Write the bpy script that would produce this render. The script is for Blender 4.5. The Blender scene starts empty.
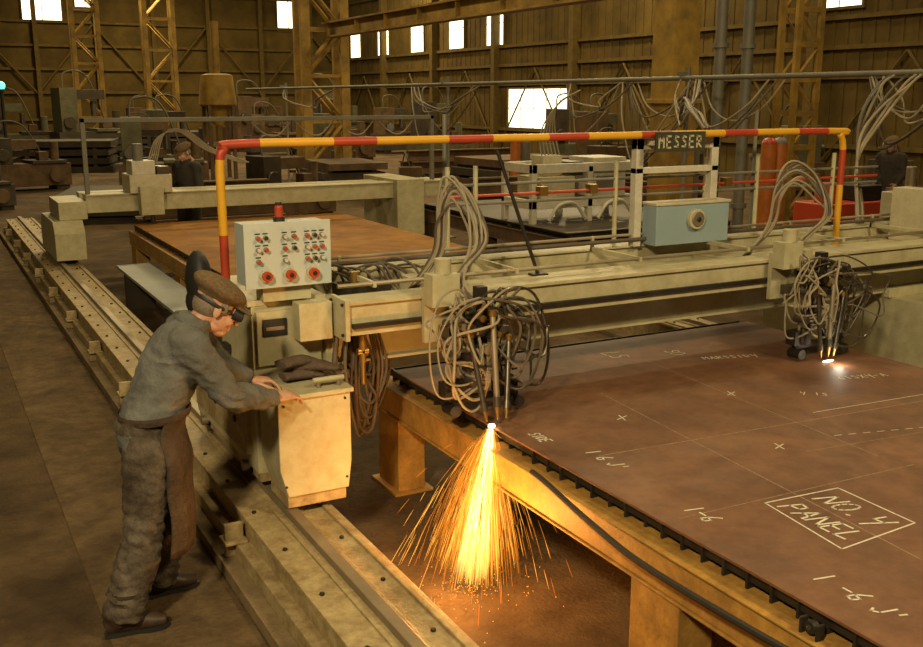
import bpy, bmesh, math, random
from mathutils import Vector, Matrix, noise
random.seed(7)
V=Vector
# ---------------------------------------------------------------- materials
def M(name,c,rough=.6,metal=0.,var=.35,scale=4.,bump=.0,bscale=60.,c2=None,emit=0.,spec=.5,thr=(.35,.7),grime=0.):
    m=bpy.data.materials.new(name); m.use_nodes=True
    nt=m.node_tree; N=nt.nodes; L=nt.links
    b=N['Principled BSDF']
    b.inputs['Roughness'].default_value=rough; b.inputs['Metallic'].default_value=metal
    b.inputs['Specular IOR Level'].default_value=spec
    if c2 is None: c2=tuple(x*(1-var) for x in c)
    tc=N.new('ShaderNodeTexCoord'); nz=N.new('ShaderNodeTexNoise')
    nz.inputs['Scale'].default_value=scale; nz.inputs['Detail'].default_value=8; nz.inputs['Roughness'].default_value=.65
    cr=N.new('ShaderNodeValToRGB')
    cr.color_ramp.elements[0].position=thr[0]; cr.color_ramp.elements[1].position=thr[1]
    cr.color_ramp.elements[0].color=(*c2,1); cr.color_ramp.elements[1].color=(*c,1)
    L.new(tc.outputs['Object'],nz.inputs['Vector']); L.new(nz.outputs['Fac'],cr.inputs['Fac'])
    out=cr.outputs['Color']
    if grime>0:
        n3=N.new('ShaderNodeTexNoise'); n3.inputs['Scale'].default_value=scale*3.7; n3.inputs['Detail'].default_value=10; n3.inputs['Roughness'].default_value=.75
        r3=N.new('ShaderNodeValToRGB'); r3.color_ramp.elements[0].position=.38; r3.color_ramp.elements[1].position=.58
        g=1-grime; r3.color_ramp.elements[0].color=(g,g*.93,g*.85,1); r3.color_ramp.elements[1].color=(1,1,1,1)
        mx=N.new('ShaderNodeMix'); mx.data_type='RGBA'; mx.blend_type='MULTIPLY'; mx.inputs[0].default_value=1
        L.new(tc.outputs['Object'],n3.inputs['Vector']); L.new(n3.outputs['Fac'],r3.inputs['Fac'])
        L.new(out,mx.inputs[6]); L.new(r3.outputs['Color'],mx.inputs[7]); out=mx.outputs[2]
    L.new(out,b.inputs['Base Color'])
    if bump>0:
        n2=N.new('ShaderNodeTexNoise'); n2.inputs['Scale'].default_value=bscale; n2.inputs['Detail'].default_value=6
        bp=N.new('ShaderNodeBump'); bp.inputs['Strength'].default_value=bump; bp.inputs['Distance'].default_value=.02
        L.new(tc.outputs['Object'],n2.inputs['Vector']); L.new(n2.outputs['Fac'],bp.inputs['Height']); L.new(bp.outputs['Normal'],b.inputs['Normal'])
    if emit>0:
        b.inputs['Emission Color'].default_value=(*c,1); b.inputs['Emission Strength'].default_value=emit
    return m
green=M('machine_paint',(.52,.485,.30),.5,c2=(.41,.375,.22),scale=3,grime=.14)
greenD=M('rail_paint_worn',(.50,.40,.20),.6,c2=(.28,.20,.085),scale=6,bump=.15,grime=.3)
cream=M('cream_paint',(.58,.53,.36),.5,var=.2,grime=.12)
panelblue=M('panel_bluegrey',(.48,.53,.48),.4,var=.1)
bluebox=M('instrument_blue',(.28,.37,.39),.4,var=.12)
white=M('white_paint',(.62,.59,.47),.5,var=.2,grime=.12)
yellow=M('yellow_frame_paint',(.54,.30,.055),.6,c2=(.30,.16,.035),scale=7,bump=.1,grime=.2)
yelcol=M('yellow_column_paint',(.40,.24,.03),.7,c2=(.16,.095,.016),scale=2)
red=M('red_paint',(.48,.055,.018),.45,var=.25)
yel2=M('yellow_stripe',(.74,.38,.02),.45,var=.15)
black=M('black_rubber',(.02,.018,.014),.6,var=.3)
dark=M('dark_steel',(.045,.036,.026),.5,.4,var=.5,scale=12)
steel=M('bright_steel',(.36,.30,.20),.5,.6,var=.3)
gunm=M('gunmetal',(.14,.12,.09),.35,.7,var=.4,scale=20)
brass=M('brass',(.45,.27,.07),.4,.8,var=.3)
hosem=M('hose_beige',(.34,.28,.18),.6,var=.3)
hosed=M('hose_dark',(.11,.085,.055),.6,var=.3)
greypaint=M('grey_pipe_paint',(.19,.175,.13),.55,var=.3)
platem=M('rusty_plate',(.235,.112,.052),.6,.0,scale=1.8,c2=(.13,.062,.032),bump=.08,bscale=25,spec=.35,grime=.25)
plateo=M('rust_orange_plate',(.42,.21,.045),.75,scale=1.2,c2=(.22,.10,.025),spec=.2,grime=.2)
plateg=M('grey_plate',(.11,.09,.055),.5,scale=1.5,c2=(.05,.04,.028))
plateb=M('blued_sheet',(.24,.27,.25),.45,scale=1.5,c2=(.16,.17,.15))
chalk=M('chalk',(.80,.74,.58),.9,var=.35,scale=60)
chalkf=M('chalk_faint',(.44,.33,.21),.9,c2=(.22,.13,.07),scale=30)
floorm=M('dirt_floor',(.15,.098,.045),.9,scale=1.3,c2=(.066,.042,.02),bump=.6,bscale=45,spec=.2,grime=.3)
walkm=M('concrete_walkway',(.18,.12,.057),.9,scale=2.2,c2=(.085,.056,.027),bump=.4,bscale=40,spec=.2,grime=.3)
concm=M('concrete_kerb',(.28,.20,.10),.85,scale=4,c2=(.14,.10,.05),bump=.3,spec=.2)
wallm=M('wall_cladding',(.125,.082,.020),.85,scale=.6,c2=(.055,.036,.010),bump=.1,spec=.15)
ceilm=M('ceiling_sheet',(.08,.06,.03),.9,scale=.5)
framem=M('wall_steel',(.125,.082,.020),.8,var=.4,spec=.2)
clut=M('stock_steel',(.06,.042,.020),.75,var=.6,scale=3)
clut2=M('stock_rust',(.14,.078,.028),.8,var=.6,scale=3)
clut3=M('old_machine_green',(.12,.11,.05),.7,var=.5,scale=3)
skin=M('skin',(.56,.30,.18),.5,var=.18,scale=25)
skinlip=M('lip',(.36,.13,.09),.5,var=.1)
hairm=M('grey_hair',(.26,.20,.14),.8,var=.4,scale=80,bump=.5,bscale=200)
jacketm=M('jacket_cloth',(.175,.175,.155),.9,c2=(.10,.098,.085),scale=6,bump=.35,bscale=55,spec=.2)
trousm=M('trouser_cloth',(.165,.138,.10),.9,c2=(.065,.048,.033),scale=7,bump=.4,bscale=50,spec=.2,grime=.35)
apronm=M('leather_apron',(.095,.062,.038),.75,c2=(.035,.023,.015),scale=8,bump=.4,spec=.3)
capm=M('tweed_cap',(.20,.13,.062),.9,var=.45,scale=70,bump=.4,bscale=220,spec=.2)
bootm=M('boot_leather',(.06,.035,.02),.5,var=.4,scale=14)
glovem=M('glove_leather',(.12,.078,.05),.85,var=.4,scale=14,bump=.3)
dkcloth=M('dark_clothes',(.05,.04,.03),.9,var=.3)
lensm=M('goggle_lens',(.01,.012,.01),.1,var=.1)
greenlamp=M('green_signal',(.1,.9,.45),.4,emit=3)
def EM(name,c,s):
    m=bpy.data.materials.new(name); m.use_nodes=True; nt=m.node_tree; nt.nodes.clear()
    e=nt.nodes.new('ShaderNodeEmission'); e.inputs[0].default_value=(*c,1); e.inputs[1].default_value=s
    o=nt.nodes.new('ShaderNodeOutputMaterial'); nt.links.new(e.outputs[0],o.inputs[0]); return m
sparkm=EM('spark_orange',(1,.28,.02),1.0)
sparky=EM('spark_yellow',(1,.45,.06),1.7)
sparkw=EM('spark_white',(1,.66,.22),4)
hotm=EM('hot_metal',(1,.85,.5),20)
hotm2=EM('hot_kerf',(1,.85,.6),5)
glassm=EM('daylit_glazing',(1,.90,.60),3.2)
# ---------------------------------------------------------------- builder
def frames(pts,lat=None):
    out=[];n=len(pts);prev=None
    for i in range(n):
        t=(pts[min(i+1,n-1)]-pts[max(i-1,0)])
        if t.length<1e-8:t=V((0,0,1))
        t.normalize()
        if lat is not None:s=lat-t*lat.dot(t)
        elif prev is None:
            a=V((0,0,1)) if abs(t.z)<.9 else V((1,0,0)); s=a-t*a.dot(t)
        else: s=prev-t*prev.dot(t)
        if s.length<1e-6: s=t.orthogonal()
        s.normalize();prev=s
        out.append((s,t.cross(s)))
    return out
def cat(pts,k=6):
    pts=[V(p) for p in pts]
    if len(pts)<3:return pts
    P=[pts[0]*2-pts[1]]+pts+[pts[-1]*2-pts[-2]];o=[]
    for i in range(1,len(P)-2):
        a,b,c,d=P[i-1:i+3]
        for j in range(k):
            t=j/k
            o.append(.5*((2*b)+(c-a)*t+(2*a-5*b+4*c-d)*t*t+(3*b-a-3*c+d)*t**3))
    o.append(pts[-1]);return o
class B:
    def __init__(s): s.bm=bmesh.new(); s.mats=[]
    def mi(s,m):
        if m not in s.mats:s.mats.append(m)
        return s.mats.index(m)
    def face(s,vs,m):
        try:f=s.bm.faces.new(vs)
        except ValueError:return
        f.material_index=s.mi(m)
    def box(s,x0,x1,y0,y1,z0,z1,m,mx=None):
        c=[V((x,y,z)) for z in(z0,z1) for x,y in((x0,y0),(x1,y0),(x1,y1),(x0,y1))]
        if mx is not None:c=[mx@p for p in c]
        v=[s.bm.verts.new(p) for p in c]
        for q in((3,2,1,0),(4,5,6,7),(0,1,5,4),(1,2,6,5),(2,3,7,6),(3,0,4,7)):s.face([v[i] for i in q],m)
    def loft(s,pts,rad,m,lat=None,n=12):
        pts=[V(p) for p in pts];fr=frames(pts,lat);rings=[]
        for i,p in enumerate(pts):
            r=rad[i] if isinstance(rad,(list,tuple)) else rad
            ra,rb=(r if isinstance(r,(list,tuple)) else (r,r))
            a,b=fr[i]
            rings.append([s.bm.verts.new(p+a*ra*math.cos(2*math.pi*j/n)+b*rb*math.sin(2*math.pi*j/n)) for j in range(n)])
        for i in range(len(rings)-1):
            for j in range(n):
                k=(j+1)%n; s.face([rings[i][j],rings[i][k],rings[i+1][k],rings[i+1][j]],m)
        s.face(rings[0][::-1],m);s.face(rings[-1],m)
    def cyl(s,p0,p1,r,m,n=16,r2=None): s.loft([p0,p1],[r,r if r2 is None else r2],m,n=n)
    def tube(s,pts,r,m,n=8,k=6): s.loft(cat(pts,k),r,m,n=n)
    def ell(s,c,r,m,mx=None,seg=18,ring=10):
        c=V(c);g=[]
        for i in range(1,ring):
            th=math.pi*i/ring
            g.append([V((r[0]*math.sin(th)*math.cos(2*math.pi*j/seg),r[1]*math.sin(th)*math.sin(2*math.pi*j/seg),r[2]*math.cos(th))) for j in range(seg)])
        T=(lambda p:mx@(c+p)) if mx is not None else (lambda p:c+p)
        g=[[s.bm.verts.new(T(p)) for p in row] for row in g]
        t=s.bm.verts.new(T(V((0,0,r[2]))));b=s.bm.verts.new(T(V((0,0,-r[2]))))
        for j in range(seg):
            k=(j+1)%seg
            s.face([t,g[0][j],g[0][k]],m);s.face([b,g[-1][k],g[-1][j]],m)
            for i in range(len(g)-1):s.face([g[i][j],g[i+1][j],g[i+1][k],g[i][k]],m)
    def prism(s,prof,ax,a0,a1,m):
        f=(lambda p,a:V((a,p[0],p[1]))) if ax=='x' else ((lambda p,a:V((p[0],a,p[1]))) if ax=='y' else (lambda p,a:V((p[0],p[1],a))))
        A=[s.bm.verts.new(f(p,a0)) for p in prof];C=[s.bm.verts.new(f(p,a1)) for p in prof];n=len(prof)
        for i in range(n):s.face([A[i],A[(i+1)%n],C[(i+1)%n],C[i]],m)
        s.face(A[::-1],m);s.face(C,m)
    def ribbon(s,pts,w,m,nrm):
        nrm=V(nrm)
        for a,b in zip(pts[:-1],pts[1:]):
            a=V(a);b=V(b);d=(b-a)
            if d.length<1e-6:continue
            d.normalize();q=nrm.cross(d)*w*.5;a=a-d*w*.3;b=b+d*w*.3
            s.face([s.bm.verts.new(p) for p in(a-q,b-q,b+q,a+q)],m)
    def done(s,name,bevel=0,smooth=True,parent=None,mx=None,recalc=True):
        if recalc: bmesh.ops.recalc_face_normals(s.bm,faces=s.bm.faces)
        me=bpy.data.meshes.new(name);s.bm.to_mesh(me);s.bm.free()
        for m in s.mats:me.materials.append(m)
        if smooth:
            for p in me.polygons:p.use_smooth=True
            me.set_sharp_from_angle(angle=math.radians(38))
        xs=[v.co for v in me.vertices]
        lo=V((min(v.x for v in xs),min(v.y for v in xs),min(v.z for v in xs)));hi=V((max(v.x for v in xs),max(v.y for v in xs),max(v.z for v in xs)))
        o=V(((lo.x+hi.x)/2,(lo.y+hi.y)/2,lo.z))
        if parent is not None:o=V((0,0,0))
        me.transform(Matrix.Translation(-o))
        ob=bpy.data.objects.new(name,me);bpy.context.collection.objects.link(ob);ob.location=o
        if parent is not None:ob.parent=parent
        if bevel:
            md=ob.modifiers.new('bevel','BEVEL');md.width=bevel;md.segments=2;md.limit_method='ANGLE';md.angle_limit=math.radians(50)
        return ob
def remesh(b,vox,sm=2):
    bmesh.ops.recalc_face_normals(b.bm,faces=b.bm.faces)
    me=bpy.data.meshes.new('t');b.bm.to_mesh(me);b.bm.free()
    ob=bpy.data.objects.new('t',me);bpy.context.collection.objects.link(ob)
    md=ob.modifiers.new('r','REMESH');md.mode='VOXEL';md.voxel_size=vox
    dg=bpy.context.evaluated_depsgraph_get();dg.update()
    m2=bpy.data.meshes.new_from_object(ob.evaluated_get(dg))
    bpy.data.objects.remove(ob)
    r=B();r.bm.from_mesh(m2)
    for _ in range(sm):bmesh.ops.smooth_vert(r.bm,verts=r.bm.verts,factor=.5,use_axis_x=True,use_axis_y=True,use_axis_z=True)
    return r
# ---------------------------------------------------------------- room shell
XW,XE,YS,YN,HT=-7,23,-6,58,11
b=B();b.box(XW,XE,YS,YN,-.2,0,floorm);b.done('floor',smooth=False)
b=B();b.box(.55,1.16,-2,26,0,.004,walkm);b.done('floor_walkway',smooth=False)
b=B();b.box(XW,XE,YS,YN,HT,HT+.2,ceilm)
for y in range(0,58,6):
    b.box(XW,XE,y,y+.2,HT-.35,HT,framem)
b.done('ceiling',smooth=False)
b=B();b.box(XE,XE+.2,YS,YN,0,HT,wallm)
for y in range(-3,58,6):
    b.box(XE-.35,XE,y,y+.3,0,HT,framem)
for z in(1.0,2.9,3.7,4.5,6.5,7.6): b.box(XE-.14,XE-.002,YS,YN,z,z+.12,framem)
for y in range(-3,52,6):
    b.loft([(XE-.1,y+.3,.2),(XE-.1,y+3.1,3.6)],.05,framem,n=4);b.loft([(XE-.1,y+6,.2),(XE-.1,y+3.1,3.6)],.05,framem,n=4)
y=YS+.5
while y<YN:
    b.box(XE-.02,XE,y,y+.12,0,HT,wallm);y+=.45
b.done('wall_east',smooth=False)
b=B();b.box(XW-.2,XW,YS,YN,0,HT,wallm)
for y in range(-3,58,6): b.box(XW,XW+.3,y,y+.3,0,HT,framem)
b.done('wall_west',smooth=False)
b=B();b.box(XW,XE,YS-.2,YS,0,HT,wallm);b.done('wall_south',smooth=False)
b=B();b.box(XW,XE,YN,YN+.2,0,HT,wallm)
for x in range(-6,23,3): b.box(x,x+.22,YN-.3,YN-.002,0,HT,framem)
for z in(1.2,2.6,3.8,5.,6.2,7.8): b.box(XW,XE,YN-.16,YN-.002,z,z+.13,framem)
for x in range(-6,20,6):
    b.loft([(x,YN-.2,2.6),(x+3,YN-.2,6.2)],.06,framem,n=6);b.loft([(x+6,YN-.2,2.6),(x+3,YN-.2,6.2)],.06,framem,n=6)
b.done('wall_north',smooth=False)
wi=[0]
def win_e(y0,y1,z0,z1,nm=2):
    wi[0]+=1;b=B();X=XE-.05
    b.box(X,X+.03,y0,y1,z0,z1,glassm)
    for a,c,d,e in((y0-.08,y0,z0-.08,z1+.08),(y1,y1+.08,z0-.08,z1+.08)):b.box(X-.06,X+.04,a,c,d,e,framem)
    for d,e in((z0-.08,z0),(z1,z1+.08)):b.box(X-.06,X+.04,y0,y1,d,e,framem)
    for i in range(1,nm):
        y=y0+(y1-y0)*i/nm;b.box(X-.02,X,y-.012,y+.012,z0,z1,framem)
    b.box(X-.02,X,y0,y1,(z0+z1)/2-.012,(z0+z1)/2+.012,framem)
    b.done('window_%d'%wi[0],smooth=False)
def win_n(x0,x1,z0,z1,nm=2):
    wi[0]+=1;b=B();Y=YN-.05
    b.box(x0,x1,Y,Y+.03,z0,z1,glassm)
    for a,c in((x0-.08,x0),(x1,x1+.08)):b.box(a,c,Y-.06,Y+.04,z0-.08,z1+.08,framem)
    for d,e in((z0-.08,z0),(z1,z1+.08)):b.box(x0,x1,Y-.06,Y+.04,d,e,framem)
    for i in range(1,nm):
        x=x0+(x1-x0)*i/nm;b.box(x-.02,x+.02,Y-.03,Y,z0,z1,framem)
    b.done('window_%d'%wi[0],smooth=False)
for yc in(39.4,43.,47.2,51.4,55.3): win_e(yc-.75,yc+.75,4.65,6.5,1)
for yc in(20.5,15.3): win_e(yc-.8,yc+.8,4.85,6.35)
win_e(33.2,38.2,1.15,2.75,5)
win_n(5.6,7.5,6.3,8.2);win_n(8.2,9.2,6.9,8.2);win_n(19.2,20.5,6.2,8.2)
# ---------------------------------------------------------------- columns & structure
def lattice(name,x,y,w,m,d=.6,h=HT,c=.09):
    b=B()
    for sx in(-1,1):
        for sy in(-1,1):
            b.box(x+sx*w/2-c,x+sx*w/2+c,y+sy*d/2-c*.6,y+sy*d/2+c*.6,0,h-.36,m)
    z=.3;k=0;st=w*1.1
    while z+st<h-.4:
        a,cx=(x-w/2,x+w/2) if k%2==0 else (x+w/2,x-w/2)
        for sy in(-1,1):
            b.loft([(a,y+sy*d/2,z),(cx,y+sy*d/2,z+st)],c*.5,m,n=4);b.box(x-w/2,x+w/2,y+sy*d/2-.03,y+sy*d/2+.03,z-.05,z+.05,m)
        z+=st;k+=1
    b.box(x-w/2-.25,x+w/2+.25,y-d/2-.2,y+d/2+.2,0,.12,m)
    b.done(name,smooth=False)
lattice('lattice_column',11.3,30,1.25,yelcol,c=.14)
lattice('lattice_column',7.4,50,1.1,yelcol,c=.1)
lattice('lattice_column',10.7,50,1.3,yelcol,c=.1)
lattice('lattice_column',14.3,13.6,.55,yelcol,c=.06,d=.4)
b=B()
b.box(11.05,11.6,13.2,13.75,0,HT-.36,yelcol);
for z in(.4,2.3,4.1,6,8):b.box(11.0,11.65,13.15,13.8,z,z+.08,yelcol)
b.box(10.9,11.75,13.05,13.9,0,.1,yelcol);b.done('crane_column',.01)
b=B()
b.box(11.15,11.5,13.9,29.5,4.15,4.2,yelcol);b.box(11.15,11.5,13.9,29.5,4.55,4.6,yelcol);b.box(11.3,11.35,13.9,29.5,4.2,4.55,yelcol)
for y in range(15,29,2):b.box(11.18,11.47,y,y+.03,4.2,4.55,yelcol)
b.done('crane_runway_girder',smooth=False)
b=B()
for x,y in((8.9,9.75),(9.35,9.75)):
    b.cyl((x,y,0),(x,y,HT-.4),.07,greypaint)
    for z in(1,3,5): b.cyl((x,y,z),(x,y,z+.06),.1,greypaint)
b.done('service_pipes')
b=B()
b.cyl((8,5.4,2.62),(8,27,2.62),.028,greypaint,n=10)
for y in(5.5,9.4,15.5,24):
    b.cyl((8.1,y,0),(8.1,y,2.75),.03,greypaint,n=8);b.box(7.95,8.13,y-.02,y+.02,2.645,2.69,greypaint);b.box(8.0,8.2,y-.1,y+.1,0,.02,greypaint)
def loops(y0,y1,drop,n=3):
    for i in range(n):
        o=random.uniform(-.12,.12);q=random.uniform(.6,1.35);sk=random.uniform(-.25,.25)*(y1-y0);ya=y0+random.uniform(-.15,.2);yb=y1+random.uniform(-.2,.15)
        pts=[(8+o*.2,ya,2.59),(8-.1+o,ya*.8+yb*.2,2.59-drop*.7*q),(8-.1+o,(ya+yb)/2+sk,2.59-drop*(1+.12*i)*q),(8-.1+o,ya*.2+yb*.8,2.59-drop*.7*q),(8+o*.2,yb,2.59)]
        b.tube(pts,.011,hosed if i%2 else hosem,n=6)
for y0,y1,d,n in((5.6,6.7,.45,6),(7.9,9.2,.5,4),(9.0,10.4,.6,6),(10.4,11.8,.45,3),(14.2,16.6,.5,5),(20.4,24,.45,3)):
    loops(y0,y1,d,n)
R=random.uniform
for i in range(7):  # supply hoses dropping from the pipe to the gantry end
    o=R(-.2,.2);b.tube([(7.98,6.3+o,2.6),(7.7,6.2+o,2.5),(7.2,6.0+o*.6,2.25+R(-.15,.1)),(6.85,5.8,1.95+R(-.1,.1)),(6.62+o*.2,5.55,1.55),(6.58+o*.2,5.50,1.42)],.012,hosem if i%3 else hosed,n=6)
for i in range(6):
    o=R(-.25,.25);b.tube([(7.98,9.2+o,2.6),(7.4,8.6+o,2.35+R(-.1,.1)),(6.4,7.5,2.2+R(-.12,.1)),(5.4,6.3,2.3+R(-.1,.1)),(4.9+o*.2,5.6,2.3),(4.88+o*.1,5.46,2.19)],.011,hosem if i%2 else hosed,n=6)
b.done('overhead_festoon_cable_line')
# ---------------------------------------------------------------- background stock
def stack(name,x,y,w,d,h,m,n=5,rot=0):
    b=B()
    for i in range(n):
        z=h*i/n;o=random.uniform(-.12,.12);k2=random.uniform(.75,1)
        b.box(-w/2*k2+o,w/2+o,-d/2-o,d/2-o,z+.0,z+h/n*.72,m if i%2 else clut)
        if i<n-1:
            for k in(-.35,.35): b.box(k*w-.06,k*w+.06,-d/2+.02,d/2-.02,z+h/n*.72,z+h/n,clut2)
    ob=b.done(name,smooth=False);ob.location=(x,y,0);ob.rotation_euler[2]=rot
for a in((3.6,21.5,2.2,2.4,.6,clut,4),(9.5,24,1.6,2.2,.9,clut2,4),(13.5,22,3,2,1.0,clut2,4),(12.4,9.4,1.6,1.4,.7,clut2,4),(8.2,40,3.4,2,1.2,clut,5),(4.5,36,3.,2,1.1,clut,4),(-1.5,20,2,3,.5,clut,3)):
    stack('steel_stock_pile',*a,rot=random.uniform(-.3,.3))
for (x,y,L) in((4.6,18,2.4),(14.5,26,4),(10.0,16.3,1.8)):
    b=B()
    for k in range(3):
        for j in range(3-k):
            cx=y+(j+k*.5)*.34;z=k*.31;o=random.uniform(-.2,.2)
            b.box(x-L/2+o,x+L/2+o,cx-.12,cx+.12,z,z+.03,clut2);b.box(x-L/2+o,x+L/2+o,cx-.12,cx+.12,z+.27,z+.3,clut2);b.box(x-L/2+o,x+L/2+o,cx-.012,cx+.012,z+.03,z+.27,clut2)
    b.done('steel_beam_pile',smooth=False)
def oldmachine(x,y,s,rot):
    R=random.uniform;b=B();m1=random.choice([clut,clut3,clut2]);m2=random.choice([clut,clut3,clut2])
    b.box(-1*s,1*s,-.4*s,.4*s,.12*s,.7*s,m1);b.box(-.95*s,-.6*s,-.35*s,.35*s,0,.12*s,clut);b.box(.6*s,.95*s,-.35*s,.35*s,0,.12*s,clut)
    h=R(1.2,1.9)*s
    b.box(-.9*s,-.45*s,-.35*s,.35*s,.7*s,h,m2);b.box(-.5*s,R(.1,.5)*s,-.2*s,.2*s,h-.3*s,h-.05*s,m1)
    b.cyl((.1*s,0,h-.35*s),(.1*s,0,h-.75*s if h>1.5*s else h-.4*s),.08*s,gunm)
    b.box(.0,.9*s,-.45*s,.45*s,.7*s,.78*s,m2);b.cyl((.6*s,-.46*s,.4*s),(.6*s,-.52*s,.4*s),.2*s,clut2);b.cyl((-.7*s,-.36*s,.95*s),(-.7*s,-.45*s,.95*s),.16*s,gunm)
    b.tube([(-.7*s,0,h),(-.6*s,.1,h+.4*s),(.0,.1,h+.3*s),(.5*s,.2,.8*s)],.025*s,hosed,n=6)
    b.cyl((.75*s,.1,.78*s),(.75*s,.1,1.25*s),.11*s,m1);b.box(.25*s,.5*s,-.2*s,.1*s,.78*s,1.0*s,clut2)
    ob=b.done('workshop_machine',.01);ob.location=(x,y,0);ob.rotation_euler[2]=rot
for x,y,s,r in((6.6,19.5,.9,.3),(5.6,26.5,1.1,-.2),(2.6,29,1.0,.2),(.8,34,1.2,0),(-1.2,29,1.1,.4),(9.6,20.2,.7,1.2),(13.3,17.5,.8,.2),(15.6,18.5,.9,-.4),(17.8,24,1.1,.3),(17.6,13.8,.8,.1),(20.6,29.5,1.2,-.2),(13.6,42,1.2,0),(19,41,1.2,.2),(17,33,1.2,.2),(8,35,1.1,.1),(12.9,32.2,.5,0),(19.8,19,1.2,1.2),(4,46.5,1.3,0),(14.5,36.5,1.2,.1),(9.6,47,1.2,0),(1.0,24,.8,.3),(-1,38,1.2,.1),(6.3,31.5,.9,-.2),(16.9,9.6,.8,1.4),(14.2,46,1.6,.3),(18.5,48,1.6,-.2),(6.5,44,1.5,.2)):
    oldmachine(x,y,s,r)
b=B();x,y=8.15,30.5
b.loft([(x,y,2.15),(x,y,2.2),(x,y,3.05),(x,y,3.1)],[.5,.56,.47,.3],yelcol,n=20)
for dx in(-.35,.35):
    for dy in(-.35,.35): b.box(x+dx-.05,x+dx+.05,y+dy-.05,y+dy+.05,0,2.2,clut2)
b.cyl((x,y,1.6),(x,y,2.15),.15,yelcol,r2=.4);b.cyl((x,y,3.1),(x,y,4.6),.12,yelcol);b.done('yellow_lamp_shade')  # stands for a yellow lamp shade, modelled in the form of a standing hopper
b=B()
b.cyl((2.45,33.3,0),(2.45,33.3,2.65),.05,dark);b.ell((2.45,33.3,2.75),(.12,.12,.12),greenlamp);b.cyl((2.45,33.3,2.55),(2.45,33.3,2.65),.1,dark);b.done('green_signal_lamp')
# ---------------------------------------------------------------- rail tracks
def track(name,x0,flip=1,y0=-1,y1=16.5):
    b=B();X=lambda a:x0+flip*a
    def bx(a0,a1,z0,z1,m,ya=y0,yb=y1): b.box(min(X(a0),X(a1)),max(X(a0),X(a1)),ya,yb,z0,z1,m)
    bx(-.03,.08,0,.07,concm);bx(0.05,.13,0,.15,greenD);bx(.12,.52,0,.26,greenD);bx(.10,.56,.26,.285,greenD)
    bx(.29,.35,.285,.33,steel);bx(.25,.39,.285,.295,greenD);bx(.50,.53,.285,.300,greenD);bx(.52,.60,0,.04,concm)
    y=y0+.3
    while y<y1:
        for a in(.16,.45): b.cyl((X(a),y,.285),(X(a),y,.298),.013,dark,n=6)
        if int(y/.5)%3==0:
            bx(-.00,.1,.07,.25,greenD,y,y+.025);bx(-.01,.11,.15,.165,greenD,y-.05,y+.08)
        y+=.5
    return b.done(name,.004,smooth=False)
track('guide_rail_track',1.2,y1=19.5)
track('guide_rail_track',6.72,-1)
# ---------------------------------------------------------------- cutting table
def table(name,x0,x1,y0,y1,legs,m=yellow,zt=.738):
    b=B()
    for xa,xb in((x0-.06,x0+.12),(x1-.12,x1+.06)):
        b.box(xa,xb,y0,y1,.49,.65,m);b.box(xa-.012,xb+.012,y0,y1,.65,.662,m);b.box(xa-.012,xb+.012,y0,y1,.478,.49,m)
        for l in legs: b.box(xa,xb,l,l+.30,0,.478,m);b.box(xa-.04,xb+.04,l-.04,l+.34,0,.02,m)
    for l in legs: b.box(x0+.12,x1-.12,l+.1,l+.22,.5,.63,m)
    y=y0+.05
    while y<y1:
        b.box(x0+random.uniform(0,.025),x1,y,y+.012,.662,zt,dark);y+=.12
    b.box(x0+.014,x0+.026,y0,y1,.69,zt,dark)
    for y in(y0+1.35,):
        b.box(x0-.055,x0-.02,y,y+.012,.662,.72,dark);b.box(x0-.055,x0-.02,y+.07,y+.082,.662,.72,dark)
        b.cyl((x0-.05,y+.041,.695),(x0-.02,y+.041,.695),.024,dark,n=14);b.cyl((x0-.055,y+.041,.695),(x0-.045,y+.041,.695),.010,gunm,n=10)
    return b.done(name,.004,smooth=False)
table('cutting_table',2.48,5.41,.7,5.65,[.75,2.71,5.3])
table('cutting_table',2.48,5.41,8.6,13.9,[8.8,11,13.5])
table('cutting_table',7.1,9.8,10.3,14.5,[10.6,12.3,14],clut2)
b=B();b.box(2.47,5.41,.8,5.47,.738,.75,platem);b.done('steel_plate',.002,smooth=False)
b=B();b.box(2.47,5.41,8.7,13.8,.738,.75,plateo);b.done('steel_plate',smooth=False)
b=B();b.box(7.05,9.8,10.3,14.4,.738,.75,plateg);b.done('steel_plate',smooth=False)
b=B();b.box(1.95,2.33,7.4,12.2,.44,.47,plateb)
for y in(7.6,9.6,11.8):b.box(1.98,2.3,y,y+.1,0,.44,clut)
b.done('steel_sheet_rack',smooth=False)
b=B();b.tube([(2.40,3.75,.68),(2.385,3.6,.677),(2.365,3.2,.63),(2.36,2.8,.60),(2.37,2.0,.62),(2.385,1.2,.677)],.014,black,n=8)
b.done('table_edge_cable')
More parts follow.
